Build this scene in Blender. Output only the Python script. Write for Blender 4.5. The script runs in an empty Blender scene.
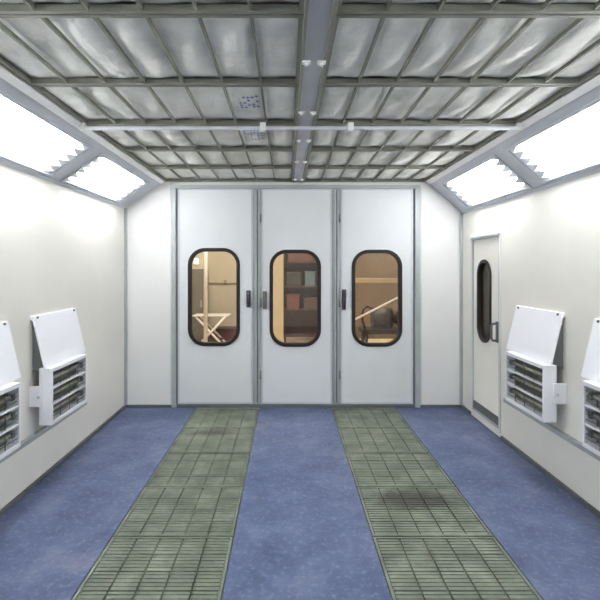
import bpy, bmesh, math, random
from mathutils import Vector

random.seed(7)
S = bpy.context.scene
COL = S.collection
EYE = 1.645

# ------------------------------------------------------------------ camera
cam_d = bpy.data.cameras.new('camera')
cam = bpy.data.objects.new('camera', cam_d)
COL.objects.link(cam)
cam.location = (0, 0, EYE)
cam.rotation_euler = (math.radians(90), 0, 0)
cam_d.sensor_width = 36
cam_d.lens = 465 / 600 * 36
cam_d.shift_x = 13 / 600
cam_d.shift_y = -32 / 600
cam_d.clip_start = 0.02
S.camera = cam

# ------------------------------------------------------------------ world, exposure
w = bpy.data.worlds.new('world')
S.world = w
w.use_nodes = True
w.node_tree.nodes['Background'].inputs[0].default_value = (0.8, 0.85, 1, 1)
w.node_tree.nodes['Background'].inputs[1].default_value = 0.3
S.view_settings.view_transform = 'Standard'
S.view_settings.look = 'None'
S.view_settings.gamma = 1
S.view_settings.exposure = 0.17
S.cycles.use_denoising = True
S.cycles.max_bounces = 12
S.cycles.diffuse_bounces = 6
S.cycles.transparent_max_bounces = 12
TUBE_STRENGTH = 17.0
HALL_POWER = 190


def area(name, loc, rot, sx, sy, power, col):
    d = bpy.data.lights.new(name, 'AREA')
    d.shape = 'RECTANGLE'
    d.size, d.size_y = sx, sy
    d.energy = power
    d.color = col
    o = bpy.data.objects.new(name, d)
    o.location = loc
    o.rotation_euler = rot
    COL.objects.link(o)
    return o


area('workshop_light', (-1.0, 7.0, 3.7), (math.radians(15), 0, 0), 2.5, 1.0, HALL_POWER, (1.0, 0.94, 0.85))
area('workshop_light', (2.2, 8.6, 3.7), (0, 0, 0), 1.6, 1.0, HALL_POWER * 0.45, (1.0, 0.92, 0.80))
area('workshop_side_light', (3.4, 3.6, 3.7), (0, 0, 0), 0.6, 1.5, 9, (1.0, 0.9, 0.75))


# ------------------------------------------------------------------ materials
def srgb(r, g, b):
    def f(c):
        c /= 255
        return c / 12.92 if c <= 0.04045 else ((c + 0.055) / 1.055) ** 2.4
    return (f(r), f(g), f(b), 1)


class NT:
    def __init__(s, m):
        s.t = m.node_tree
        s.n = s.t.nodes
        s.b = s.n['Principled BSDF']
        s.tc = s.n.new('ShaderNodeTexCoord')

    def new(s, typ, **kw):
        x = s.n.new(typ)
        for k, v in kw.items():
            setattr(x, k, v)
        return x

    def link(s, a, b):
        s.t.links.new(a, b)

    def noise(s, scale, detail=3, rough=0.55, vec=None):
        x = s.new('ShaderNodeTexNoise')
        x.inputs['Scale'].default_value = scale
        x.inputs['Detail'].default_value = detail
        x.inputs['Roughness'].default_value = rough
        s.link(vec or s.tc.outputs['Object'], x.inputs['Vector'])
        return x.outputs['Fac']

    def ramp(s, fac, stops):
        r = s.new('ShaderNodeValToRGB')
        e = r.color_ramp.elements
        while len(e) < len(stops):
            e.new(0.5)
        for i, (p, c) in enumerate(stops):
            e[i].position = p
            e[i].color = c
        s.link(fac, r.inputs[0])
        return r.outputs[0]

    def mix(s, fac, a, b, mode='MIX'):
        x = s.new('ShaderNodeMix', data_type='RGBA', blend_type=mode)
        for v, i in ((fac, 0), (a, 6), (b, 7)):
            if hasattr(v, 'is_linked'):
                s.link(v, x.inputs[i])
            else:
                x.inputs[i].default_value = v
        return x.outputs[2]

    def math(s, op, a, b=0.0, clamp=False):
        x = s.new('ShaderNodeMath', operation=op, use_clamp=clamp)
        for v, i in ((a, 0), (b, 1)):
            if hasattr(v, 'is_linked'):
                s.link(v, x.inputs[i])
            else:
                x.inputs[i].default_value = v
        return x.outputs[0]

    def bump(s, h, strength, dist=0.01):
        x = s.new('ShaderNodeBump')
        x.inputs['Strength'].default_value = strength
        x.inputs['Distance'].default_value = dist
        s.link(h, x.inputs['Height'])
        s.link(x.outputs[0], s.b.inputs['Normal'])


def scl(c, k):
    return (c[0] * k, c[1] * k, c[2] * k, 1)


def mat(name, col, rough=0.5, metal=0.0, vary=0.08, scale=4, bump=0.05, bscale=40):
    m = bpy.data.materials.new(name)
    m.use_nodes = True
    n = NT(m)
    n.b.inputs['Roughness'].default_value = rough
    n.b.inputs['Metallic'].default_value = metal
    f = n.noise(scale, 4)
    n.link(n.ramp(f, [(0.3, scl(col, 1 - vary)), (0.7, scl(col, 1 + vary * 0.6))]), n.b.inputs['Base Color'])
    if bump:
        n.bump(n.noise(bscale, 2), bump)
    return m


M = {}
M['wall'] = mat('white wall panel', srgb(232, 230, 222), 0.42, 0, 0.03, 1.5, 0.02)
M['wall_back'] = mat('cool white wall panel', srgb(226, 226, 224), 0.45, 0, 0.03, 1.5, 0.02)
M['door'] = mat('door enamel', srgb(216, 219, 221), 0.4, 0, 0.03, 2, 0.02)
M['heater'] = mat('heater enamel', srgb(236, 237, 243), 0.35, 0, 0.02, 3, 0.01)
M['frame_white'] = mat('white door frame', srgb(218, 220, 218), 0.45, 0, 0.03, 5, 0.02)
M['alu'] = mat('grey aluminium', srgb(168, 173, 174), 0.45, 0.15, 0.08, 6, 0.03)
M['alu_light'] = mat('pale grey frame', srgb(196, 200, 208), 0.45, 0.1, 0.05, 5, 0.02)
M['alu_dark'] = mat('dark grey trim', srgb(104, 108, 110), 0.5, 0.15, 0.12, 6, 0.03)
M['rail'] = mat('olive grey ceiling rail', srgb(126, 128, 118), 0.55, 0.1, 0.15, 7, 0.03)
M['rail_light'] = mat('pale ceiling rail', srgb(200, 203, 198), 0.5, 0.0, 0.05, 7, 0.02)
M['white'] = mat('white plastic', srgb(240, 240, 240), 0.4, 0, 0.02, 5, 0)
M['rubber'] = mat('black rubber', srgb(30, 26, 24), 0.6, 0, 0.1, 8, 0)
M['handle'] = mat('dark handle plastic', srgb(58, 52, 70), 0.35, 0, 0.1, 8, 0)
M['steel'] = mat('dull steel handle', srgb(128, 132, 128), 0.35, 0.6, 0.1, 8, 0)
M['cavity'] = mat('dull heater reflector', srgb(104, 106, 96), 0.4, 0.5, 0.25, 22, 0.1)
M['quartz'] = mat('quartz tube', srgb(176, 174, 158), 0.25, 0, 0.12, 30, 0)
M['reflector'] = mat('white reflector', srgb(244, 245, 248), 0.3, 0, 0.02, 3, 0)
M['socket'] = mat('lamp socket', srgb(205, 208, 214), 0.4, 0, 0.03, 8, 0)
M['tan'] = mat('tan workshop wall', srgb(202, 190, 164), 0.7, 0, 0.14, 0.8, 0.05)
M['ltan'] = mat('tan rail paint', srgb(190, 166, 126), 0.6, 0, 0.1, 5, 0.03)
M['olive'] = mat('olive grey wall', srgb(112, 104, 84), 0.7, 0, 0.25, 2.5, 0.05)
M['ochre'] = mat('ochre brown partition', srgb(132, 112, 84), 0.7, 0, 0.2, 1.6, 0.05)
M['tan_floor'] = mat('workshop concrete', srgb(198, 176, 142), 0.5, 0, 0.15, 1.3, 0.05)
M['brown'] = mat('brown cabinet wood', srgb(86, 64, 48), 0.5, 0, 0.25, 6, 0.05)
M['redbrown'] = mat('red brown box', srgb(108, 68, 54), 0.6, 0, 0.2, 8, 0.05)
M['bluegrey'] = mat('blue grey box', srgb(96, 110, 116), 0.6, 0, 0.2, 8, 0.05)
M['cream'] = mat('cream post paint', srgb(232, 212, 170), 0.6, 0, 0.06, 3, 0.03)
M['white_paint'] = mat('white tube paint', srgb(235, 230, 222), 0.4, 0, 0.05, 5, 0.02)
M['dark_metal'] = mat('dark machine metal', srgb(74, 66, 60), 0.5, 0.3, 0.25, 6, 0.05)


def floor_blue():
    m = bpy.data.materials.new('blue painted floor')
    m.use_nodes = True
    n = NT(m)
    a = n.ramp(n.noise(3.2, 6, 0.65), [(0.30, srgb(62, 75, 108)), (0.52, srgb(81, 93, 126)), (0.75, srgb(107, 117, 142))])
    v = n.noise(28, 3, 0.7)
    sp = n.ramp(v, [(0.52, (0, 0, 0, 1)), (0.66, (1, 1, 1, 1))])
    c = n.mix(n.math('MULTIPLY', sp, 0.30), a, srgb(140, 148, 168))
    v2 = n.noise(11, 5, 0.7)
    dk = n.ramp(v2, [(0.60, (0, 0, 0, 1)), (0.72, (1, 1, 1, 1))])
    c = n.mix(n.math('MULTIPLY', dk, 0.4), c, srgb(56, 70, 120))
    v3 = n.noise(1.4, 5, 0.7)
    ds = n.ramp(v3, [(0.58, (0, 0, 0, 1)), (0.70, (1, 1, 1, 1))])
    c = n.mix(n.math('MULTIPLY', ds, 0.45), c, srgb(138, 132, 138))
    n.link(c, n.b.inputs['Base Color'])
    n.b.inputs['Roughness'].default_value = 0.62
    n.bump(n.noise(60, 3), 0.15, 0.004)
    return m


def grate_green():
    m = bpy.data.materials.new('green grating steel')
    m.use_nodes = True
    n = NT(m)
    geo = n.new('ShaderNodeNewGeometry')
    P = geo.outputs['Position']
    a = n.ramp(n.noise(5, 5, 0.65, P), [(0.3, srgb(84, 93, 82)), (0.5, srgb(106, 115, 101)), (0.72, srgb(132, 140, 126))])
    rust = n.ramp(n.noise(7, 5, 0.7, P), [(0.60, (0, 0, 0, 1)), (0.72, (1, 1, 1, 1))])
    c = n.mix(n.math('MULTIPLY', rust, 0.35), a, srgb(132, 112, 92))
    nz = n.noise(14, 4, 0.7, P)
    # soot stains worn into the grating at four places
    for (x, y, rx, ry, k) in ((0.90, 3.31, 0.36, 0.17, 1.6), (-0.72, 4.66, 0.26, 0.15, 0.8), (0.86, 4.15, 0.28, 0.05, 0.35), (-0.7, 4.14, 0.38, 0.035, 0.5)):
        mp = n.new('ShaderNodeMapping')
        mp.inputs['Scale'].default_value = (1 / rx, 1 / ry, 0)
        mp.inputs['Location'].default_value = (-x / rx, -y / ry, 0)
        n.link(P, mp.inputs[0])
        ln = n.new('ShaderNodeVectorMath', operation='LENGTH')
        n.link(mp.outputs[0], ln.inputs[0])
        f = n.math('SUBTRACT', 1.5, ln.outputs['Value'])
        f = n.math('SUBTRACT', f, n.math('MULTIPLY', nz, 1.0), True)
        f = n.math('MULTIPLY', f, k * 1.3, True)
        c = n.mix(f, c, srgb(62, 64, 58))
    n.link(c, n.b.inputs['Base Color'])
    n.b.inputs['Roughness'].default_value = 0.6
    return m


def cloth_mat():
    m = bpy.data.materials.new('white filter cloth')
    m.use_nodes = True
    n = NT(m)
    geo = n.new('ShaderNodeNewGeometry')
    P = geo.outputs['Position']
    c = n.ramp(n.noise(3.0, 5, 0.6, P), [(0.32, srgb(206, 207, 202)), (0.5, srgb(232, 232, 226)), (0.7, srgb(248, 248, 244))])
    n.link(c, n.b.inputs['Base Color'])
    n.b.inputs['Roughness'].default_value = 0.8
    n.bump(n.noise(18, 4, 0.6, P), 0.4, 0.02)
    return m


def tube_mat():
    m = bpy.data.materials.new('glowing fluorescent tube')
    m.use_nodes = True
    n = NT(m)
    n.b.inputs['Base Color'].default_value = (0.9, 0.9, 0.9, 1)
    n.b.inputs['Emission Color'].default_value = (1.0, 0.985, 0.94, 1)
    n.b.inputs['Emission Strength'].default_value = TUBE_STRENGTH
    return m


def glass_mat(name, tint, gloss=0.06):
    m = bpy.data.materials.new(name)
    m.use_nodes = True
    t = m.node_tree
    t.nodes.clear()
    o = t.nodes.new('ShaderNodeOutputMaterial')
    a = t.nodes.new('ShaderNodeBsdfTransparent')
    a.inputs[0].default_value = tint
    b = t.nodes.new('ShaderNodeBsdfGlossy')
    b.inputs['Roughness'].default_value = 0.03
    x = t.nodes.new('ShaderNodeMixShader')
    x.inputs[0].default_value = gloss
    t.links.new(a.outputs[0], x.inputs[1])
    t.links.new(b.outputs[0], x.inputs[2])
    t.links.new(x.outputs[0], o.inputs[0])
    return m


M['blue'] = floor_blue()
M['grate'] = grate_green()
M['mat'] = mat('green filter mat', srgb(98, 108, 92), 0.9, 0, 0.2, 12, 0.2)
M['cloth'] = cloth_mat()
M['tube'] = tube_mat()
M['glass'] = glass_mat('window glass', (0.93, 0.92, 0.90, 1), 0.07)
M['lens'] = glass_mat('lamp glass', (0.97, 0.98, 1, 1), 0.04)
M['ink'] = mat('blue stamp ink', srgb(140, 150, 188), 0.8, 0, 0.1, 30, 0)
M['lampglow'] = bpy.data.materials.new('warm lamp glow')
M['lampglow'].use_nodes = True
_b = M['lampglow'].node_tree.nodes['Principled BSDF']
_b.inputs['Emission Color'].default_value = (1, 0.85, 0.6, 1)
_b.inputs['Emission Strength'].default_value = 6


# ------------------------------------------------------------------ helpers
def ident(a, b, c):
    return (a, b, c)


def box(bm, a, b, c, fn=ident):
    """box spanning a=(x0,x1), b=(y0,y1), c=(z0,z1) mapped through fn"""
    v = [bm.verts.new(fn(a[i], b[j], c[k])) for i in (0, 1) for j in (0, 1) for k in (0, 1)]
    for q in ((0, 1, 3, 2), (4, 6, 7, 5), (0, 4, 5, 1), (2, 3, 7, 6), (0, 2, 6, 4), (1, 5, 7, 3)):
        bm.faces.new([v[i] for i in q])


def tube(bm, p, q, r, n=12, r2=None):
    p, q = Vector(p), Vector(q)
    d = (q - p).normalized()
    u = d.orthogonal().normalized()
    v = d.cross(u)
    r2 = r if r2 is None else r2
    A = [bm.verts.new(p + (u * math.cos(t) + v * math.sin(t)) * r) for t in [2 * math.pi * i / n for i in range(n)]]
    B = [bm.verts.new(q + (u * math.cos(t) + v * math.sin(t)) * r2) for t in [2 * math.pi * i / n for i in range(n)]]
    for i in range(n):
        j = (i + 1) % n
        bm.faces.new((A[i], A[j], B[j], B[i])).smooth = True
    bm.faces.new(A[::-1])
    bm.faces.new(B)


def path_tube(bm, pts, r, n=10):
    pts = [Vector(p) for p in pts]
    rings = []
    for i, p in enumerate(pts):
        d = (pts[min(i + 1, len(pts) - 1)] - pts[max(i - 1, 0)]).normalized()
        ref = Vector((0.31, 0.87, 0.11))
        u = d.cross(ref).normalized()
        v = d.cross(u)
        rings.append([bm.verts.new(p + (u * math.cos(t) + v * math.sin(t)) * r) for t in [2 * math.pi * k / n for k in range(n)]])
    for a, b in zip(rings, rings[1:]):
        for i in range(n):
            j = (i + 1) % n
            bm.faces.new((a[i], a[j], b[j], b[i])).smooth = True
    bm.faces.new(rings[0][::-1])
    bm.faces.new(rings[-1])


def rrect(x0, x1, z0, z1, r, seg=8):
    pts = []
    for cx, cz, a0 in ((x1 - r, z1 - r, 0), (x0 + r, z1 - r, 90), (x0 + r, z0 + r, 180), (x1 - r, z0 + r, 270)):
        for k in range(seg + 1):
            a = math.radians(a0 + 90 * k / seg)
            pts.append((cx + r * math.cos(a), cz + r * math.sin(a)))
    return pts


def plate(bm, outer, holes, d0, d1, fn):
    """flat plate with holes: loops in (a, c) plane, thickness d0..d1 along b; fn(a, b, c)"""
    sheets = []
    for d in (d0, d1):
        loops, edges = [], []
        for lp in [outer] + holes:
            vs = [bm.verts.new(fn(a, d, c)) for a, c in lp]
            loops.append(vs)
            edges += [bm.edges.new((vs[i], vs[(i + 1) % len(vs)])) for i in range(len(vs))]
        bmesh.ops.triangle_fill(bm, use_beauty=True, use_dissolve=False, edges=edges)
        sheets.append(loops)
    for A, B in zip(*sheets):
        for i in range(len(A)):
            j = (i + 1) % len(A)
            bm.faces.new((A[i], A[j], B[j], B[i]))


def ring(bm, lo, li, d0, d1, fn):
    """frame between two loops of equal length"""
    n = len(lo)
    V = [[bm.verts.new(fn(a, d, c)) for a, c in lp] for d in (d0, d1) for lp in (lo, li)]
    o0, i0, o1, i1 = V
    for k in range(n):
        j = (k + 1) % n
        bm.faces.new((o0[k], o0[j], i0[j], i0[k]))
        bm.faces.new((o1[k], i1[k], i1[j], o1[j]))
        bm.faces.new((o0[k], o1[k], o1[j], o0[j])).smooth = True
        bm.faces.new((i0[k], i0[j], i1[j], i1[k])).smooth = True


def obj(name, bm, m, parent=None, bevel=0.0, label=None):
    bmesh.ops.recalc_face_normals(bm, faces=bm.faces)
    me = bpy.data.meshes.new(name)
    bm.to_mesh(me)
    bm.free()
    me.materials.append(m)
    o = bpy.data.objects.new(name, me)
    COL.objects.link(o)
    if parent:
        o.parent = parent
    if bevel:
        b = o.modifiers.new('bevel', 'BEVEL')
        b.width = bevel
        b.segments = 2
        b.limit_method = 'ANGLE'
        b.angle_limit = math.radians(40)
    if label:
        o['label'] = label
    return o


def tag(o, label, cat, group=None, kind=None):
    o['label'] = label
    o['category'] = cat
    if group:
        o['group'] = group
    if kind:
        o['kind'] = kind
    return o


def thing(name, label, cat, loc=(0, 0, 0), group=None):
    o = bpy.data.objects.new(name, None)
    o.empty_display_size = 0.1
    COL.objects.link(o)
    o.location = loc
    return tag(o, label, cat, group)


def struct(name, bm, m, label, cat, bevel=0.0):
    o = obj(name, bm, m, None, bevel)
    return tag(o, label, cat, None, 'structure')


def dup(root, loc, label=None):
    r = root.copy()
    COL.objects.link(r)
    r.location = loc
    if label:
        r['label'] = label
    for ch in list(root.children):
        c = ch.copy()
        COL.objects.link(c)
        c.parent = r
        for g in ch.children:
            d = g.copy()
            COL.objects.link(d)
            d.parent = c
    return r


N = bmesh.new

# ------------------------------------------------------------------ room dimensions
XL, XR, YB, YR = -1.917, 2.07, 5.5, -2.0        # left wall, right wall, doors wall, rear wall
ZWL, ZWR, ZC = 2.355, 2.295, 2.665              # top of side walls, ceiling
XCL, XCR = -1.456, 1.657                        # ceiling edges
STRIPS = ((-1.075, -0.325), (0.520, 1.275))     # grating strips
G0 = 1.55                                       # where the grating strips end (under the camera)

# floor slab with three blue strips
bm = N()
box(bm, (XL, XR), (YR, YB), (-0.12, -0.05))
box(bm, (XL, STRIPS[0][0]), (G0, YB), (-0.05, 0))
box(bm, (STRIPS[0][1], STRIPS[1][0]), (G0, YB), (-0.05, 0))
box(bm, (STRIPS[1][1], XR), (G0, YB), (-0.05, 0))
box(bm, (XL, XR), (YR, G0), (-0.05, 0))
struct('floor', bm, M['blue'], 'blue painted booth floor with scuffed lighter specks', 'floor')

# side walls
bm = N()
box(bm, (XL - 0.05, XL), (YR, YB), (-0.12, ZWL))
struct('wall_left', bm, M['wall'], 'smooth warm white panel wall on the left side', 'wall')
bm = N()
DY0, DY1, DZ0, DZ1 = 4.52, 5.175, 0.07, 1.965
fn_r = lambda a, b, c: (XR + b, a, c)
plate(bm, [(YR, -0.12), (YB, -0.12), (YB, ZWR), (YR, ZWR)], [[(DY0, DZ0), (DY1, DZ0), (DY1, DZ1), (DY0, DZ1)]], 0, 0.05, fn_r)
struct('wall_right', bm, M['wall'], 'smooth warm white panel wall on the right side', 'wall')
bm = N()
box(bm, (XL - 0.05, XR + 0.05), (YR - 0.05, YR), (-0.12, ZC + 0.2))
struct('wall_rear', bm, M['wall'], 'plain white wall closing the booth behind the viewer', 'wall')

# doors wall: two fixed panels following the sloped haunches, and a strip over the doors
JL, JR, ZH = -1.36, 1.57, 2.60
bm = N()
fn_b = lambda a, b, c: (a, YB + b, c)
plate(bm, [(XL - .05, -0.12), (JL, -0.12), (JL, ZC), (XCL, ZC), (XL, ZWL), (XL - .05, ZWL)], [], 0, 0.05, fn_b)
plate(bm, [(JR, -0.12), (XR + .05, -0.12), (XR + .05, ZWR), (XR, ZWR), (XCR, ZC), (JR, ZC)], [], 0, 0.05, fn_b)
box(bm, (JL, JR), (YB, YB + 0.05), (ZH, ZC + 0.15))
box(bm, (JL, JR), (YB, YB + 0.12), (-0.12, -0.0))
struct('wall_back', bm, M['wall_back'], 'white fixed wall panels either side of the folding doors', 'wall')

# door frame, header, threshold
bm = N()
box(bm, (JL, JL + 0.052), (YB - 0.03, YB + 0.06), (0, ZH))
box(bm, (JR - 0.062, JR), (YB - 0.03, YB + 0.06), (0, ZH))
box(bm, (JL, JR), (YB - 0.035, YB + 0.06), (ZH - 0.02, ZC - 0.005))
struct('trim_1', bm, M['alu'], 'grey aluminium frame around the three folding door leaves', 'door frame', 0.004)
bm = N()
box(bm, (JL - 0.015, JL), (YB - 0.018, YB), (0, ZH))
box(bm, (JR, JR + 0.015), (YB - 0.018, YB), (0, ZH))
box(bm, (JL - 0.015, JR + 0.015), (YB - 0.045, YB - 0.035), (ZC - 0.045, ZC - 0.012))
bm2 = N()
box(bm2, (JL + 0.052, JL + 0.069), (YB - 0.004, YB + 0.06), (0.035, ZH - 0.02))
box(bm2, (JR - 0.079, JR - 0.062), (YB - 0.004, YB + 0.06), (0.035, ZH - 0.02))
struct('trim_10', bm2, M['alu_dark'], 'dark seal lining the inside of the door frame', 'door seal')
struct('trim_2', bm, M['rail_light'], 'pale outer bead of the folding door frame', 'trim', 0.003)
bm = N()
box(bm, (JL + 0.065, JR - 0.075), (YB - 0.035, YB + 0.06), (0, 0.035))
box(bm, (XL, JL), (YB - 0.02, YB), (0, 0.03))
box(bm, (JR, XR), (YB - 0.02, YB), (0, 0.03))
struct('baseboard_back', bm, M['alu_dark'], 'dark metal threshold along the foot of the folding doors', 'threshold', 0.003)
# corner trims
bm = N()
box(bm, (XL, XL + 0.03), (YB - 0.03, YB), (0.03, ZWL))
box(bm, (XR - 0.03, XR), (YB - 0.03, YB), (0.03, ZWR))
struct('trim_3', bm, M['alu'], 'grey corner strips where side walls meet the doors wall', 'trim', 0.004)
bm = N()
box(bm, (XL, XL + 0.02), (YR, YB - 0.03), (0, 0.03))
struct('baseboard_left', bm, M['alu_dark'], 'dark metal strip at the foot of the left wall', 'baseboard', 0.003)
bm = N()
box(bm, (XR - 0.02, XR), (YR, DY0 - 0.05), (0, 0.035))
box(bm, (XR - 0.02, XR), (DY1 + 0.05, YB - 0.03), (0, 0.035))
struct('baseboard_right', bm, M['alu_dark'], 'dark metal strip at the foot of the right wall', 'baseboard', 0.003)

# ledges under the heaters
for x, s, nm in ((XL, 1, 'left'), (XR, -1, 'right')):
    bm = N()
    zl = 0.36 if s > 0 else 0.385
    box(bm, (x, x + s * 0.035), (YR, 4.38), (zl, zl + 0.035))
    tag(obj('wall_ledge', bm, M['alu'], None, 0.003), 'grey metal ledge running along the %s wall below the heaters' % nm, 'ledge')

# ------------------------------------------------------------------ sloped haunches and light fixtures
BAYS = [(3.90, 5.20), (2.33, 3.68), (0.76, 2.11), (-0.81, 0.54)]


def haunch(side):
    W = Vector((XL, 0, ZWL)) if side < 0 else Vector((XR, 0, ZWR))
    C = Vector((XCL, 0, ZC)) if side < 0 else Vector((XCR, 0, ZC))
    u = (C - W)
    out = Vector((-u.z, 0, u.x)).normalized()      # away from the room
    if out.z < 0:
        out = -out

    def fn(t, y, d):
        p = W + u * t + out * d
        return (p.x, y, p.z)
    return fn


for side in (-1, 1):
    fn = haunch(side)
    word = 'left' if side < 0 else 'right'
    bm = N()
    box(bm, (0, 0.10), (YR, YB), (0, 0.03), fn)
    box(bm, (0.77, 1.0), (YR, YB), (0, 0.03), fn)
    ys = [YB] + [v for b in BAYS for v in (b[1], b[0])] + [YR]
    for i in range(0, len(ys), 2):
        box(bm, (0.10, 0.77), (ys[i + 1], ys[i]), (0, 0.03), fn)
    struct('trim_%d' % (4 if side < 0 else 5), bm, M['alu_light'], 'pale grey sloped metal framing between %s wall and ceiling' % word, 'trim')
    # edge beads
    bm = N()
    box(bm, (-0.03, 0.045), (YR, YB - 0.03), (-0.012, 0.0), fn)
    struct('trim_%d' % (6 if side < 0 else 7), bm, M['alu_light'], 'grey bead along the lower edge of the %s light slope' % word, 'trim', 0.003)
    bm = N()
    box(bm, (0.93, 1.02), (YR, YB - 0.03), (-0.022, 0.0), fn)
    struct('trim_%d' % (8 if side < 0 else 9), bm, M['white'], 'pale rail along the upper edge of the %s light slope' % word, 'trim', 0.004)

    names = ['white fluorescent light panel in the %s slope, next to the folding doors' % word,
             'long white fluorescent light panel in the %s slope, second from the folding doors' % word,
             'white fluorescent light panel in the %s slope, third from the folding doors' % word,
             'white fluorescent light panel in the %s slope, farthest from the folding doors' % word]
    for (y0, y1), lab in zip(BAYS, names):
        y1c = (y0 + y1) / 2
        base = Vector(fn(0.44, y1c, 0))
        t = thing('light_fixture', lab, 'light', base, 'fluorescent light panels in the slopes')
        lf = lambda a, b, c, fn=fn, base=base: tuple(Vector(fn(a, b, c)) - base)
        bm = N()
        D = 0.13
        box(bm, (0.06, 0.81), (y0 - 0.02, y1 + 0.02), (D, D + 0.01), lf)
        box(bm, (0.06, 0.10), (y0 - 0.02, y1 + 0.02), (0.032, D), lf)
        box(bm, (0.77, 0.81), (y0 - 0.02, y1 + 0.02), (0.032, D), lf)
        box(bm, (0.10, 0.77), (y0 - 0.02, y0), (0.032, D), lf)
        box(bm, (0.10, 0.77), (y1, y1 + 0.02), (0.032, D), lf)
        obj('housing', bm, M['reflector'], t)
        # corrugated reflector
        bm = N()
        nt = 5
        for k in range(nt + 1):
            a = 0.11 + 0.65 * k / nt
            vs = [bm.verts.new(lf(*p)) for p in ((a - 0.045, y0 + .03, D - .005), (a, y0 + .03, D - .06), (a + 0.045, y0 + .03, D - .005),
                                                 (a - 0.045, y1 - .03, D - .005), (a, y1 - .03, D - .06), (a + 0.045, y1 - .03, D - .005))]
            for q in ((0, 1, 2), (3, 5, 4), (0, 3, 4, 1), (1, 4, 5, 2), (0, 2, 5, 3)):
                bm.faces.new([vs[i] for i in q])
        obj('reflector', bm, M['reflector'], t)
        for k in range(nt):
            a = 0.11 + 0.65 * (k + 0.5) / nt
            bm = N()
            tube(bm, lf(a, y0 + 0.05, 0.04), lf(a, y1 - 0.05, 0.04), 0.017, 10)
            tb = obj('tube', bm, M['tube'], t)
            for yy, dy in ((y0 + 0.002, 0.045), (y1 - 0.002, -0.045)):
                bm = N()
                tube(bm, lf(a, yy, 0.04), lf(a, yy + dy, 0.04), 0.021, 10)
                obj('socket', bm, M['socket'], tb)
        bm = N()
        box(bm, (0.085, 0.785), (y0 - 0.012, y1 + 0.012), (-0.004, -0.001), lf)
        obj('glass_pane', bm, M['lens'], t)
        for ye, sg in ((y0, 1), (y1, -1)):  # serrated plates added to shape the jagged ends of the tube glow
            bm = N()
            lp = [(0.10, ye)]
            for k in range(nt):
                a = 0.10 + 0.67 * k / nt
                lp += [(a, ye + sg * 0.15), (a + 0.67 / nt * 0.5, ye + sg * 0.012)]
            lp += [(0.77, ye + sg * 0.15), (0.77, ye)]
            plate(bm, lp, [], 0.003, 0.005, lambda a, b, c, lf=lf: lf(a, c, b))
            obj('glow_edge_teeth', bm, M['white'], t, 0, 'white serrated plate added for the jagged glow edge at the tube ends')
        bm = N()
        lo = [(0.065, y0 - 0.03), (0.805, y0 - 0.03), (0.805, y1 + 0.03), (0.065, y1 + 0.03)]
        li = [(0.10, y0), (0.77, y0), (0.77, y1), (0.10, y1)]
        ring(bm, lo, li, -0.012, -0.004, lambda a, b, c, lf=lf: lf(a, c, b))
        obj('pane_frame', bm, M['alu_light'], t)

# ------------------------------------------------------------------ ceiling
ROW = 0.725
NROW = 6
YT = YB - 0.002
bm = N()
box(bm, (XCL - 0.05, XCR + 0.05), (YR, YT - NROW * ROW), (ZC, ZC + 0.03))
box(bm, (XCL - 0.3, XCR + 0.3), (YR, YB), (ZC + 0.16, ZC + 0.2))
struct('ceiling', bm, M['rail_light'], 'pale plenum ceiling above the filter frames', 'ceiling')

XB0, XB1 = 0.068, 0.192        # central beam


def filter_module(x0, x1, side):
    wd = x1 - x0
    t = thing('filter_frame', '', 'ceiling filter', (0, 0, 0), 'ceiling filter frames')
    RW, RH = 0.020, 0.030
    bm = N()
    box(bm, (0, wd), (-ROW + 0.004, -ROW + 0.004 + RW), (0, RH))
    box(bm, (0, wd), (-RW - 0.004, -0.004), (0, RH))
    box(bm, (0, RW), (-ROW + 0.004 + RW, -RW - 0.004), (0, RH))
    box(bm, (wd - RW, wd), (-ROW + 0.004 + RW, -RW - 0.004), (0, RH))
    obj('frame', bm, M['rail'], t)
    for k in range(1, 7):
        bm = N()
        x = wd * k / 7
        box(bm, (x - 0.0055, x + 0.0055), (-ROW + 0.004 + RW, -RW - 0.004), (0.004, RH - 0.004))
        obj('slat', bm, M['rail'], t)
    # sagging cloth
    bm = N()
    nx, ny = 56, 22
    zz = {}
    g = []
    rnd = [(random.uniform(0.3, 1.3), random.uniform(-0.4, 0.4), random.uniform(0, 6)) for _ in range(7)]
    for j in range(ny + 1):
        r = []
        for i in range(nx + 1):
            fx = i / nx * 7
            c = min(int(fx), 6)
            q = fx - c
            v = j / ny
            a, b, ph = rnd[c]
            sag = 0.030 * a * (4 * q * (1 - q)) ** 0.7 * (4 * v * (1 - v)) ** 0.6
            wr = 0.006 * math.sin(9 * v + ph + 5 * q) * 4 * q * (1 - q) + b * 0.02 * q * (1 - q)
            zz[(i, j)] = max(0.006, RH + 0.012 - sag + wr)
            r.append(bm.verts.new((0.004 + (wd - 0.008) * i / nx, -ROW + 0.012 + (ROW - 0.024) * v, zz[(i, j)])))
        g.append(r)
    for j in range(ny):
        for i in range(nx):
            bm.faces.new((g[j][i], g[j][i + 1], g[j + 1][i + 1], g[j + 1][i])).smooth = True
    cl = obj('filter_cloth', bm, M['cloth'], t)
    def low(x, y):
        i, j = int(round((x - 0.004) / (wd - 0.008) * nx)), int(round((y + ROW - 0.012) / (ROW - 0.024) * ny))
        return zz[(i, j)]
    return t, cl, low


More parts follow.
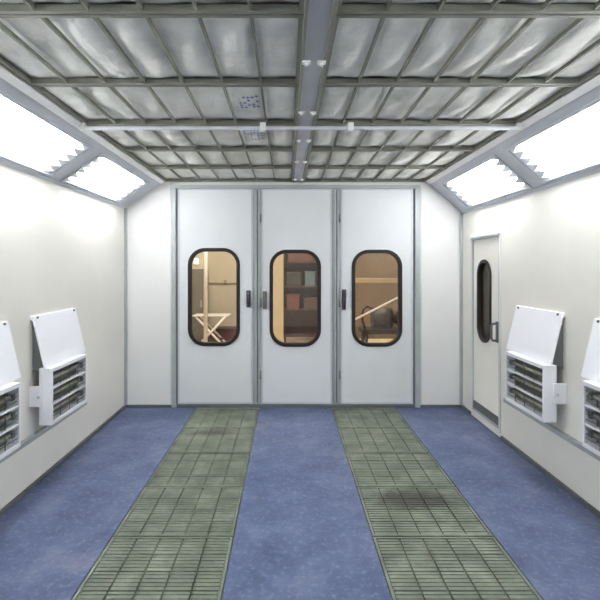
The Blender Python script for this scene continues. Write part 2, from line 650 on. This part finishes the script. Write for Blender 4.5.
ordn = ['directly over the folding doors', 'second row from the folding doors', 'third row from the folding doors',
        'fourth row from the folding doors', 'fifth row from the folding doors', 'sixth row from the folding doors']
for side, x0, x1 in (('left', XCL + 0.02, XB0), ('right', XB1, XCR - 0.02)):
    for r in range(NROW):
        t, cl, low = filter_module(x0, x1, side)
        t.location = (x0, YT - r * ROW, ZC)
        t['label'] = 'white cloth ceiling filter %s of central beam, %s' % (side, ordn[r])
        if side == 'left' and r in (2, 3):
            # blue maker's stamp: small illegible rows of strokes
            bm = N()
            xs, ys_ = (1.10, -0.50) if r == 2 else (1.11, -0.47)
            for row in range(5):
                for c in range(6):
                    if random.random() < 0.15:
                        continue
                    xx = xs + c * 0.026
                    yy = ys_ - 0.03 + row * 0.048
                    zc = low(xx, yy)
                    box(bm, (xx, xx + 0.020), (yy, yy + 0.012), (zc - 0.003, zc - 0.0005))
                    box(bm, (xx + 0.006, xx + 0.010), (yy - 0.016, yy + 0.026), (zc - 0.003, zc - 0.0005))
            st = obj('ink_stamp', bm, M['ink'], cl, 0, 'blurred blue printed marks')
            st['kind'] = 'stuff'

# central beam
t = thing('ceiling_beam', 'grey channel beam with paired white clips running down the ceiling centre', 'ceiling beam', ((XB0 + XB1) / 2, YT, ZC))
hw = (XB1 - XB0) / 2
L = NROW * ROW
bm = N()
box(bm, (-hw, hw), (-L, 0), (0.004, 0.03))
obj('channel', bm, M['alu_light'], t)
for s in (-1, 1):
    bm = N()
    box(bm, (s * hw, s * (hw - 0.014)), (-L, 0), (-0.022, 0.004))
    obj('side_flange', bm, M['rail'], t, 0.002)
for y in (5.22, 4.36, 3.63, 2.98, 2.25, 1.6):
    for s in (-1, 1):
        bm = N()
        box(bm, (s * (hw - 0.045), s * (hw - 0.005)), (y - YT - 0.015, y - YT + 0.015), (-0.030, -0.022))
        tube(bm, (s * (hw - 0.025), y - YT, -0.03), (s * (hw - 0.025), y - YT, -0.042), 0.009)
        obj('clip', bm, M['white'], t)

# cross bar hanging under the frames
t = thing('ceiling_crossbar', 'pale square bar crossing the whole ceiling below the filter frames', 'ceiling bar', (0, 3.27, ZC))
bm = N()
box(bm, (XCL, XCR), (-0.012, 0.012), (-0.050, -0.026))
obj('bar', bm, M['alu_light'], t, 0.004)
for x in (-0.17, 0.447):
    bm = N()
    box(bm, (x - 0.020, x + 0.020), (-0.020, 0.020), (-0.058, -0.0))
    obj('bracket', bm, M['white'], t, 0.004)
for x in (XCL + 0.02, XCR - 0.02):
    bm = N()
    box(bm, (x - 0.018, x + 0.018), (-0.016, 0.016), (-0.054, 0.0))
    obj('end_bracket', bm, M['rail_light'], t, 0.003)


# ------------------------------------------------------------------ folding doors
def window_set(parent, x0, x1, z0, z1, r, fn, d_front, d_back, gw=0.04):
    lo = rrect(x0, x1, z0, z1, r)
    li = rrect(x0 + gw, x1 - gw, z0 + gw, z1 - gw, r - gw)
    bm = N()
    ring(bm, lo, li, d_front - 0.014, d_front + 0.0, fn)
    ring(bm, rrect(x0 + gw * 0.6, x1 - gw * 0.6, z0 + gw * 0.6, z1 - gw * 0.6, r - gw * 0.6), li, d_front, d_back, fn)
    g = obj('window_gasket', bm, M['rubber'], parent, 0.004)
    bm = N()
    plate(bm, rrect(x0 + gw * 0.7, x1 - gw * 0.7, z0 + gw * 0.7, z1 - gw * 0.7, r - gw * 0.7), [], (d_front + d_back) / 2 - 0.002, (d_front + d_back) / 2 + 0.002, fn)
    obj('glass_pane', bm, M['glass'], g)


LEAVES = [(-1.290, -0.405, (-1.172, -0.556)), (-0.300, 0.530, (-0.207, 0.402)), (0.635, 1.490, (0.765, 1.362))]
dlabels = ['left folding door leaf, white with rounded window showing a white trestle',
           'middle folding door leaf, white with rounded window showing a cream post',
           'right folding door leaf, white with rounded window showing a slanted white pole']
for i, (x0, x1, (wx0, wx1)) in enumerate(LEAVES):
    cx = (x0 + x1) / 2
    t = thing('door_%d' % (i + 1), dlabels[i], 'door', (cx, YB, 0.035))
    t['kind'] = 'structure'
    fd = lambda a, b, c, cx=cx: (a - cx, b, c - 0.035)
    wz0, wz1 = (0.722, 1.882) if i == 0 else (0.715, 1.862)
    bm = N()
    e = 0.018
    plate(bm, [(x0 + e, 0.06), (x1 - e, 0.06), (x1 - e, ZH - 0.035), (x0 + e, ZH - 0.035)],
          [rrect(wx0 + 0.02, wx1 - 0.02, wz0 + 0.02, wz1 - 0.02, 0.18)], 0.0, 0.045, fd)
    obj('panel', bm, M['door'], t)
    window_set(t, wx0, wx1, wz0, wz1, 0.20, fd, 0.0, 0.045, 0.042)
    bm = N()
    lo = [(x0, 0.04), (x1, 0.04), (x1, ZH - 0.021), (x0, ZH - 0.021)]
    li = [(x0 + e, 0.06), (x1 - e, 0.06), (x1 - e, ZH - 0.036), (x0 + e, ZH - 0.036)]
    ring(bm, lo, li, -0.008, 0.05, fd)
    obj('edge_frame', bm, M['alu_light'], t)


def pull_handle(parent, x, z0, z1, m, fd):
    bm = N()
    box(bm, (x - 0.024, x + 0.024), (-0.018, -0.008), (z0, z1), fd)
    pts = [fd(x, -0.012, z0 + 0.02), fd(x, -0.05, z0 + 0.03), fd(x, -0.062, z0 + 0.06), fd(x, -0.062, z1 - 0.06), fd(x, -0.05, z1 - 0.03), fd(x, -0.012, z1 - 0.02)]
    path_tube(bm, pts, 0.014)
    obj('handle', bm, m, parent, 0.003)


# profiles between the leaves (hinge posts)
t = thing('door_post', 'grey aluminium profile between left and middle folding door leaves', 'door profile', (-0.3525, YB, 0.035), 'profiles between the folding door leaves')
bm = N()
box(bm, (-0.052, 0.052), (0.0, 0.05), (0, ZH - 0.056))
obj('profile', bm, M['alu'], t)
bm = N()
box(bm, (-0.030, -0.004), (-0.022, 0.0), (0.02, ZH - 0.07))
box(bm, (0.010, 0.030), (-0.014, 0.0), (0.02, ZH - 0.07))
obj('cover_strip', bm, M['alu'], t, 0.004)
bm = N()
box(bm, (-0.004, 0.010), (-0.006, 0.0), (0.02, ZH - 0.07))
obj('seal', bm, M['alu_dark'], t)
for z in (0.35, 1.2, 2.2):
    bm = N()
    tube(bm, (0.040, -0.012, z - 0.05), (0.040, -0.012, z + 0.05), 0.011)
    obj('hinge', bm, M['steel'], t)
dup(t, (0.5825, YB, 0.035), 'grey aluminium profile between middle and right folding door leaves')
D = {o.name: o for o in COL.objects}
l1, l2, l3 = D['door_1'], D['door_2'], D['door_3']
for par, x, z0, z1, m in ((l1, -0.455, 1.18, 1.38, M['handle']), (l2, -0.262, 1.16, 1.37, M['steel']), (l3, 0.672, 1.15, 1.39, M['handle'])):
    cx = par.location.x
    pull_handle(par, x, z0, z1, m, lambda a, b, c, cx=cx: (a - cx, b, c - 0.035))

# ------------------------------------------------------------------ side door
t = thing('door_4', 'narrow white side door with tall oval window in the right wall', 'door', (XR, (DY0 + DY1) / 2, DZ0))
t['kind'] = 'structure'
cy = (DY0 + DY1) / 2
fs = lambda a, b, c: (b, a - cy, c - DZ0)
bm = N()
wy0, wy1, sz0, sz1 = 4.71, 5.055, 0.86, 1.735
plate(bm, [(DY0 + .018, 0.185), (DY1 - .014, 0.185), (DY1 - .014, DZ1 - .016), (DY0 + .018, DZ1 - .016)],
      [rrect(wy0 + .015, wy1 - .015, sz0 + .015, sz1 - .015, 0.155, 10)], 0.004, 0.045, fs)
obj('panel', bm, M['wall'], t)
window_set(t, wy0, wy1, sz0, sz1, 0.17, fs, 0.004, 0.045, 0.035)
bm = N()
ring(bm, [(DY0 - .02, DZ0 - .02), (DY1 + .02, DZ0 - .02), (DY1 + .02, DZ1 + .025), (DY0 - .02, DZ1 + .025)],
     [(DY0, DZ0), (DY1, DZ0), (DY1, DZ1), (DY0, DZ1)], -0.014, -0.001, fs)
obj('door_frame', bm, M['frame_white'], t, 0.003)
bm = N()
box(bm, (DY0 - .015, DY1 + .015), (-0.022, -0.014), (DZ1, DZ1 + .02), fs)
obj('head_strip', bm, M['alu'], t, 0.002, 'grey strip over the side door')
bm = N()
ring(bm, [(DY0 + .002, DZ0 + .002), (DY1 - .002, DZ0 + .002), (DY1 - .002, DZ1 - .002), (DY0 + .002, DZ1 - .002)],
     [(DY0 + .016, DZ0 + .03), (DY1 - .012, DZ0 + .03), (DY1 - .012, DZ1 - .014), (DY0 + .016, DZ1 - .014)], -0.008, 0.045, fs)
obj('edge_frame', bm, M['alu'], t)
bm = N()
box(bm, (DY0 + .018, DY1 - .014), (-0.004, 0.04), (DZ0 + .03, 0.183), fs)
obj('kick_plate', bm, M['alu_dark'], t, 0, 'dark grey metal plate along the door foot')
bm = N()
hy = 4.548
path_tube(bm, [fs(hy, 0.0, 1.10), fs(hy, -0.055, 1.10), fs(hy, -0.072, 1.08), fs(hy, -0.072, 0.955), fs(hy, -0.055, 0.935), fs(hy, 0.0, 0.935)], 0.012)
box(bm, (hy - 0.018, hy + 0.018), (-0.022, -0.008), (0.915, 1.12), fs)
obj('handle', bm, M['alu_dark'], t)


# ------------------------------------------------------------------ heaters
def heater(side, label):
    """local origin on the wall surface at the box bottom, near end; fn takes (distance from wall, along, up)"""
    xw = XL if side < 0 else XR
    hf = lambda a, b, c: (-side * a, b, c)
    t = thing('wall_heater', label, 'wall heater', (xw, 0, 0.505), 'white box heaters on the side walls')
    d0, d1, ln, ht = 0.065, 0.165, 0.60, 0.425
    k = 0.018
    bm = N()
    box(bm, (d0, d0 + 0.01), (0, ln), (0, ht), hf)
    box(bm, (d0 + .01, d1), (0, k), (0, ht), hf)
    box(bm, (d0 + .01, d1), (ln - k, ln), (0, ht), hf)
    box(bm, (d0 + .01, d1), (k, ln - k), (0, 0.03), hf)
    box(bm, (d0 + .01, d1), (k, ln - k), (ht - 0.03, ht), hf)
    hs = obj('housing', bm, M['heater'], t, 0.003)
    bm = N()
    box(bm, (d0 + 0.011, d0 + 0.02), (k, ln - k), (0.03, ht - 0.03), hf)
    obj('reflector', bm, M['cavity'], t)
    for q in (1, 2):
        z = 0.03 + (ht - 0.06) * q / 3
        bm = N()
        box(bm, (d1 - 0.035, d1 - 0.002), (k, ln - k), (z - 0.007, z + 0.007), hf)
        obj('cross_slat', bm, M['heater'], t, 0.003)
    for q in range(3):
        z = 0.03 + (ht - 0.06) * (q + 0.5) / 3
        bm = N()
        tube(bm, hf(d0 + 0.055, k + 0.02, z), hf(d0 + 0.055, ln - k - 0.02, z), 0.011)
        tb = obj('quartz_tube', bm, M['quartz'], t)
        for yy in (k, ln - k - 0.03):
            bm = N()
            box(bm, (d0 + 0.02, d0 + 0.075), (yy, yy + 0.03), (z - 0.02, z + 0.02), hf)
            obj('tube_holder', bm, M['alu_dark'], tb)
    bm = N()
    for q in range(1, 12):
        z = 0.03 + (ht - 0.06) * q / 12
        if q % 4:
            tube(bm, hf(d1 - 0.012, k, z), hf(d1 - 0.012, ln - k, z), 0.0028, 6)
    for q in range(1, 4):
        yy = ln * q / 4
        tube(bm, hf(d1 - 0.012, yy, 0.03), hf(d1 - 0.012, yy, ht - 0.03), 0.0028, 6)
    obj('wire_grille', bm, M['alu_dark'], t)
    # hood: a folded sheet from the wall down to the box top
    bm = N()
    prof = [(0.0, 0.815), (0.022, 0.815), (0.030, 0.782), (0.112, 0.430), (0.112, 0.426), (0.100, 0.4255), (0.018, 0.777), (0.0, 0.79)]
    vs = [[bm.verts.new(hf(a, y, c)) for a, c in prof] for y in (0.0, 0.70)]
    for i in range(len(prof)):
        j = (i + 1) % len(prof)
        bm.faces.new((vs[0][i], vs[0][j], vs[1][j], vs[1][i]))
    bm.faces.new(vs[0])
    bm.faces.new(vs[1])
    hd = obj('hood', bm, M['heater'], t, 0.002)
    for yy in (0.05, 0.65):
        bm = N()
        tube(bm, hf(0.020, yy, 0.800), hf(0.034, yy, 0.800), 0.009)
        obj('screw', bm, M['alu_dark'], hd)
    # dark plate standing in for the shade under the hood
    bm = N()
    vs = []
    for a, c in ((0.0, 0.72), (0.018, 0.72), (0.075, 0.46), (0.075, 0.40), (0.0, 0.40)):
        vs.append((a, c))
    A = [[bm.verts.new(hf(a, y, c)) for a, c in vs] for y in (0.03, 0.62)]
    for i in range(5):
        j = (i + 1) % 5
        bm.faces.new((A[0][i], A[0][j], A[1][j], A[1][i]))
    bm.faces.new(A[0])
    bm.faces.new(A[1])
    obj('back_plate', bm, M['alu_dark'], t, 0, 'dark grey plate added for the shade behind the hood')
    # bracket from box to wall at the near end
    bm = N()
    box(bm, (0.0, 0.098), (-0.018, 0.0), (0.14, 0.295), hf)
    br = obj('mounting_bracket', bm, M['heater'], t, 0.006)
    bm = N()
    tube(bm, hf(0.075, -0.028, 0.215), hf(0.075, -0.018, 0.215), 0.012)
    obj('bolt', bm, M['alu_light'], br)
    bm = N()
    box(bm, (0.0, d0), (ln - 0.06, ln - 0.02), (0.13, 0.27), hf)
    obj('rear_bracket', bm, M['heater'], t)
    return t


h = heater(-1, 'white box heater with sloped hood on left wall, closer to the folding doors')
h.location.y = 3.47
h.location.z = 0.47
dup(h, (XL, 2.46, 0.47), 'white box heater on left wall, cut off by the left edge of the picture')
h = heater(1, 'white box heater with sloped hood on right wall, closer to the side door')
h.location.y = 3.455
h.location.z = 0.495
dup(h, (XR, 2.40, 0.495), 'white box heater on right wall, cut off by the right edge of the picture')

# ------------------------------------------------------------------ floor gratings
NG = 6
GL = (YB - 0.04 - G0) / NG


def grating(wd):
    t = thing('floor_grating', '', 'floor grating', (0, 0, 0), 'green floor gratings')
    g = 0.006
    F = 0.016
    bm = N()
    box(bm, (g, wd - g), (-GL + g, -GL + g + F), (-0.03, -0.001))
    box(bm, (g, wd - g), (-g - F, -g), (-0.03, -0.001))
    box(bm, (g, g + F), (-GL + g + F, -g - F), (-0.03, -0.001))
    box(bm, (wd - g - F, wd - g), (-GL + g + F, -g - F), (-0.03, -0.001))
    obj('frame', bm, M['grate'], t)
    bm = N()
    x0, x1, y0, y1 = g + F, wd - g - F, -GL + g + F, -g - F
    nc, nr, nb = 5, 4, 5
    cw, ch = (x1 - x0) / nc, (y1 - y0) / nr
    for r in range(nr):
        for c in range(nc):
            p = ch / nb
            for b in range(nb):
                yy = y0 + ch * r + p * b
                box(bm, (x0 + cw * c + 0.0045, x0 + cw * (c + 1) - 0.0045), (yy + 0.0035, yy + p - (0.007 if b == nb - 1 else 0.0025)), (-0.016, -0.003))
    obj('bar_grid', bm, M['grate'], t)
    bm = N()
    box(bm, (g + F, wd - g - F), (-GL + g + F, -g - F), (-0.03, -0.018))
    obj('filter_mat', bm, M['mat'], t)
    return t


gl = ['touching the door threshold', 'second from the doors', 'third from the doors', 'fourth from the doors', 'fifth from the doors', 'sixth from the doors']
for word, (x0, x1) in zip(('left', 'right'), STRIPS):
    t = grating(x1 - x0)
    t.location = (x0, YB - 0.04, 0)
    t['label'] = 'green metal floor grating in the %s strip, %s' % (word, gl[0])
    for r in range(1, NG):
        dup(t, (x0, YB - 0.04 - r * GL, 0), 'green metal floor grating in the %s strip, %s' % (word, gl[r]))

# ------------------------------------------------------------------ workshop outside the windows
bm = N()
box(bm, (-5, XL - 0.06), (2, YB + 0.12), (-0.2, -0.125))
box(bm, (XR + 0.055, 4.2), (2, YB + 0.12), (-0.1, -0.002))
box(bm, (-5, 6), (YB + 0.12, 11), (-0.1, -0.002))
struct('floor_workshop', bm, M['tan_floor'], 'tan concrete workshop floor beyond the folding doors', 'floor')
bm = N()
box(bm, (-5, 6), (10.6, 10.8), (-0.1, 4))
box(bm, (-5.2, -5), (5.6, 10.8), (-0.1, 4))
box(bm, (6, 6.2), (5.6, 10.8), (-0.1, 4))
box(bm, (4.2, 6), (5.6, 5.8), (-0.1, 4))
struct('wall_workshop', bm, M['tan'], 'tan workshop wall seen through the door windows', 'wall')
bm = N()
box(bm, (0.75, 5.9), (10.3, 10.4), (0.0, 3.9))
struct('wall_partition', bm, M['ochre'], 'brown partition seen through the right door window', 'wall')
bm = N()
box(bm, (4.0, 4.2), (1.5, 5.9), (-0.1, 4))
box(bm, (XR + 0.07, 4.0), (5.75, 5.9), (-0.1, 4))
box(bm, (XR + 0.07, 4.0), (1.4, 1.5), (-0.1, 4))
struct('wall_corridor', bm, M['olive'], 'dull olive wall seen through the oval window', 'wall')
bm = N()
box(bm, (-5.2, 6.2), (1.5, 11), (4, 4.1))
struct('ceiling_workshop', bm, M['rail_light'], 'workshop ceiling', 'ceiling')

# pipe post behind left leaf
t = thing('pipe_post', 'slim white vertical pipe seen through left door window', 'post', (-1.40, 8.0, 0))
bm = N(); tube(bm, (0, 0, 0.02), (0, 0, 4.0), 0.035); obj('pipe', bm, M['white_paint'], t)
bm = N(); tube(bm, (0, 0, 0), (0, 0, 0.02), 0.09); obj('base_plate', bm, M['alu'], t)
# trestle
t = thing('trestle', 'white folding trestle with crossed legs seen through left window', 'trestle', (-1.50, 9.3, 0))
for yy in (-0.18, 0.18):
    bm = N(); tube(bm, (-0.36, yy, 0.0), (0.30, yy - .03 if yy < 0 else yy + .03, 0.70), 0.022); obj('leg', bm, M['white_paint'], t)
    bm = N(); tube(bm, (0.36, yy, 0.0), (-0.30, yy, 0.70), 0.022); obj('leg', bm, M['white_paint'], t)
bm = N(); box(bm, (-0.36, 0.36), (-0.23, 0.23), (0.70, 0.715)); obj('top', bm, M['white_paint'], t, 0.01)
bm = N(); box(bm, (-0.20, 0.20), (-0.17, 0.17), (0.20, 0.23)); obj('shelf', bm, M['dark_metal'], t)
t = thing('storage_bin', 'brown bin on floor beside the white trestle', 'bin', (-1.28, 9.9, 0))
bm = N(); box(bm, (-0.42, 0.42), (-0.2, 0.2), (0, 0.34)); obj('bin_body', bm, M['redbrown'], t, 0.01)
bm = N(); box(bm, (-0.44, 0.44), (-0.22, 0.22), (0.34, 0.38)); obj('lid', bm, M['brown'], t, 0.01)
# tall cabinet at the far left of the left window
t = thing('metal_locker', 'grey brown locker below the lamp at left edge of left window', 'locker', (-2.06, 10.2, 0))
bm = N(); box(bm, (-0.3, 0.3), (-0.18, 0.2), (0.06, 1.62)); obj('cabinet_body', bm, M['olive'], t, 0.01)
bm = N(); box(bm, (-0.28, 0.28), (-0.2, -0.18), (0.08, 1.60)); dr = obj('door', bm, M['olive'], t, 0.006)
bm = N(); box(bm, (0.2, 0.23), (-0.23, -0.2), (0.8, 0.95)); obj('handle', bm, M['alu'], dr)
for x in (-0.28, 0.22):
    bm = N(); box(bm, (x, x + 0.06), (-0.16, 0.18), (0, 0.06)); obj('foot', bm, M['dark_metal'], t)
# wall lamp
t = thing('wall_lamp', 'small glowing lamp high in the left door window', 'lamp', (-2.05, 10.6, 1.80))
bm = N(); box(bm, (-0.05, 0.05), (-0.03, 0), (-0.08, 0.08)); obj('back_plate', bm, M['alu'], t)
bm = N(); tube(bm, (0, -0.10, -0.06), (0, -0.10, 0.06), 0.05, 14, 0.035); obj('shade', bm, M['lampglow'], t)
bm = N(); tube(bm, (0, -0.10, 0), (0, -0.02, 0), 0.012); obj('arm', bm, M['alu'], t)
# wall rail
t = thing('wall_pipe', 'thin tan pipe running along the tan workshop wall', 'pipe', (0, 10.55, 1.32))
bm = N(); tube(bm, (-3, 0, 0), (0.1, 0, 0), 0.025); obj('pipe', bm, M['tan'], t)
bm = N()
for x in (-2.6, -1.4, -0.2):
    box(bm, (x - 0.03, x + 0.03), (-0.02, 0.05), (-0.04, 0.04))
obj('pipe_clamp', bm, M['brown'], t)

# cream post behind the middle leaf
t = thing('square_post', 'thick cream square post behind middle door window', 'post', (-0.16, 7.2, 0))
bm = N(); box(bm, (-0.105, 0.105), (-0.1, 0.1), (0.08, 4.0)); obj('shaft', bm, M['cream'], t, 0.01)
bm = N(); box(bm, (-0.13, 0.13), (-0.13, 0.13), (0, 0.08)); obj('plinth', bm, M['alu'], t, 0.01)
# shelving cabinet
t = thing('shelving_cabinet', 'dark brown open shelving cabinet behind middle door window', 'cabinet', (0.32, 9.6, 0))
for x in (-0.42, 0.38):
    bm = N(); box(bm, (x, x + 0.04), (-0.2, 0.2), (0.25, 2.3)); obj('side_panel', bm, M['brown'], t)
bm = N(); box(bm, (-0.38, 0.38), (0.17, 0.2), (0.25, 2.3)); obj('back_panel', bm, M['brown'], t)
bm = N(); box(bm, (-0.42, 0.42), (-0.2, 0.2), (2.3, 2.34)); obj('top_panel', bm, M['brown'], t)
for z in (0.25, 0.78, 1.25, 1.75):
    bm = N(); box(bm, (-0.38, 0.38), (-0.19, 0.17), (z, z + 0.03)); obj('shelf', bm, M['brown'], t)
for x in (-0.38, 0.34):
    bm = N(); box(bm, (x, x + 0.04), (-0.18, 0.18), (0, 0.25)); obj('leg', bm, M['dark_metal'], t)
for (x, z, ww, hh, m, lab) in ((-0.2, 0.81, 0.26, 0.30, 'redbrown', 'red brown box on the lowest filled cabinet shelf'),
                               (0.16, 0.81, 0.28, 0.22, 'brown', 'low brown box on the lowest filled cabinet shelf'),
                               (-0.18, 1.28, 0.30, 0.28, 'dark_metal', 'dark case on the cabinet shelf at eye level'),
                               (0.15, 1.28, 0.20, 0.30, 'bluegrey', 'blue grey box on the cabinet shelf at eye level'),
                               (-0.05, 1.78, 0.5, 0.26, 'redbrown', 'wide red brown box on the top cabinet shelf')):
    b = thing('storage_box', lab, 'box', (0.32 + x, 9.6, z), 'boxes on the workshop cabinet')
    bm = N(); box(bm, (-ww / 2, ww / 2), (-0.15, 0.13), (0, hh - 0.04)); obj('box_body', bm, M[m], b, 0.006)
    bm = N(); box(bm, (-ww / 2 - 0.008, ww / 2 + 0.008), (-0.158, 0.138), (hh - 0.04, hh)); obj('lid', bm, M[m], b, 0.004)

# horizontal rail, machine frame and slanted pole behind the right leaf
t = thing('barrier_rail', 'pale horizontal rail crossing the right door window', 'rail', (1.8, 8.9, 0))
bm = N(); box(bm, (-0.9, 0.9), (-0.02, 0.02), (1.36, 1.45)); obj('rail', bm, M['ltan'], t, 0.005)
for x in (-0.88, 0.88):
    bm = N(); box(bm, (x - 0.03, x + 0.03), (-0.03, 0.03), (0, 1.36)); obj('upright', bm, M['cream'], t)
t = thing('machine_frame', 'dark metal machine frame standing behind right door window', 'machine', (1.70, 8.1, 0))
bm = N()
box(bm, (-0.42, 0.42), (-0.22, 0.22), (0.52, 0.60))
obj('bed', bm, M['dark_metal'], t, 0.01)
for x in (-0.38, 0.38):
    for y in (-0.18, 0.18):
        bm = N(); tube(bm, (x, y, 0), (x * 0.9, y, 0.52), 0.03); obj('leg', bm, M['dark_metal'], t)
bm = N()
tube(bm, (-0.22, 0, 0.78), (0.12, 0, 0.78), 0.17, 20); tube(bm, (0.12, 0, 0.78), (0.24, 0, 0.78), 0.12, 20, 0.06)
box(bm, (-0.2, 0.1), (-0.12, 0.12), (0.60, 0.68))
obj('motor', bm, M['dark_metal'], t)
bm = N(); tube(bm, (0.32, -0.03, 0.76), (0.32, 0.03, 0.76), 0.16, 20); obj('pulley', bm, M['brown'], t)
bm = N(); path_tube(bm, [(-0.2, -0.1, 0.93), (-0.33, -0.12, 0.99), (-0.40, -0.14, 0.92), (-0.41, -0.14, 0.75), (-0.36, -0.12, 0.60)], 0.02); obj('hose', bm, M['rubber'], t)
bm = N(); tube(bm, (-0.62, 0, -0.62), (0.62, 0, 0.0), 0.018)
o = tag(obj('pole', bm, M['white_paint']), 'slanted white pole leaning across right door window', 'pole')
o.location = (1.50, 7.75, 1.28)
t = thing('low_platform', 'pale low platform on workshop floor under the machine view', 'platform', (1.75, 9.6, 0))
bm = N(); box(bm, (-0.6, 0.6), (-0.3, 0.3), (0.08, 0.14)); obj('deck', bm, M['cream'], t, 0.01)
for x in (-0.5, 0.5):
    bm = N(); box(bm, (x - 0.05, x + 0.05), (-0.28, 0.28), (0, 0.08)); obj('runner', bm, M['brown'], t)
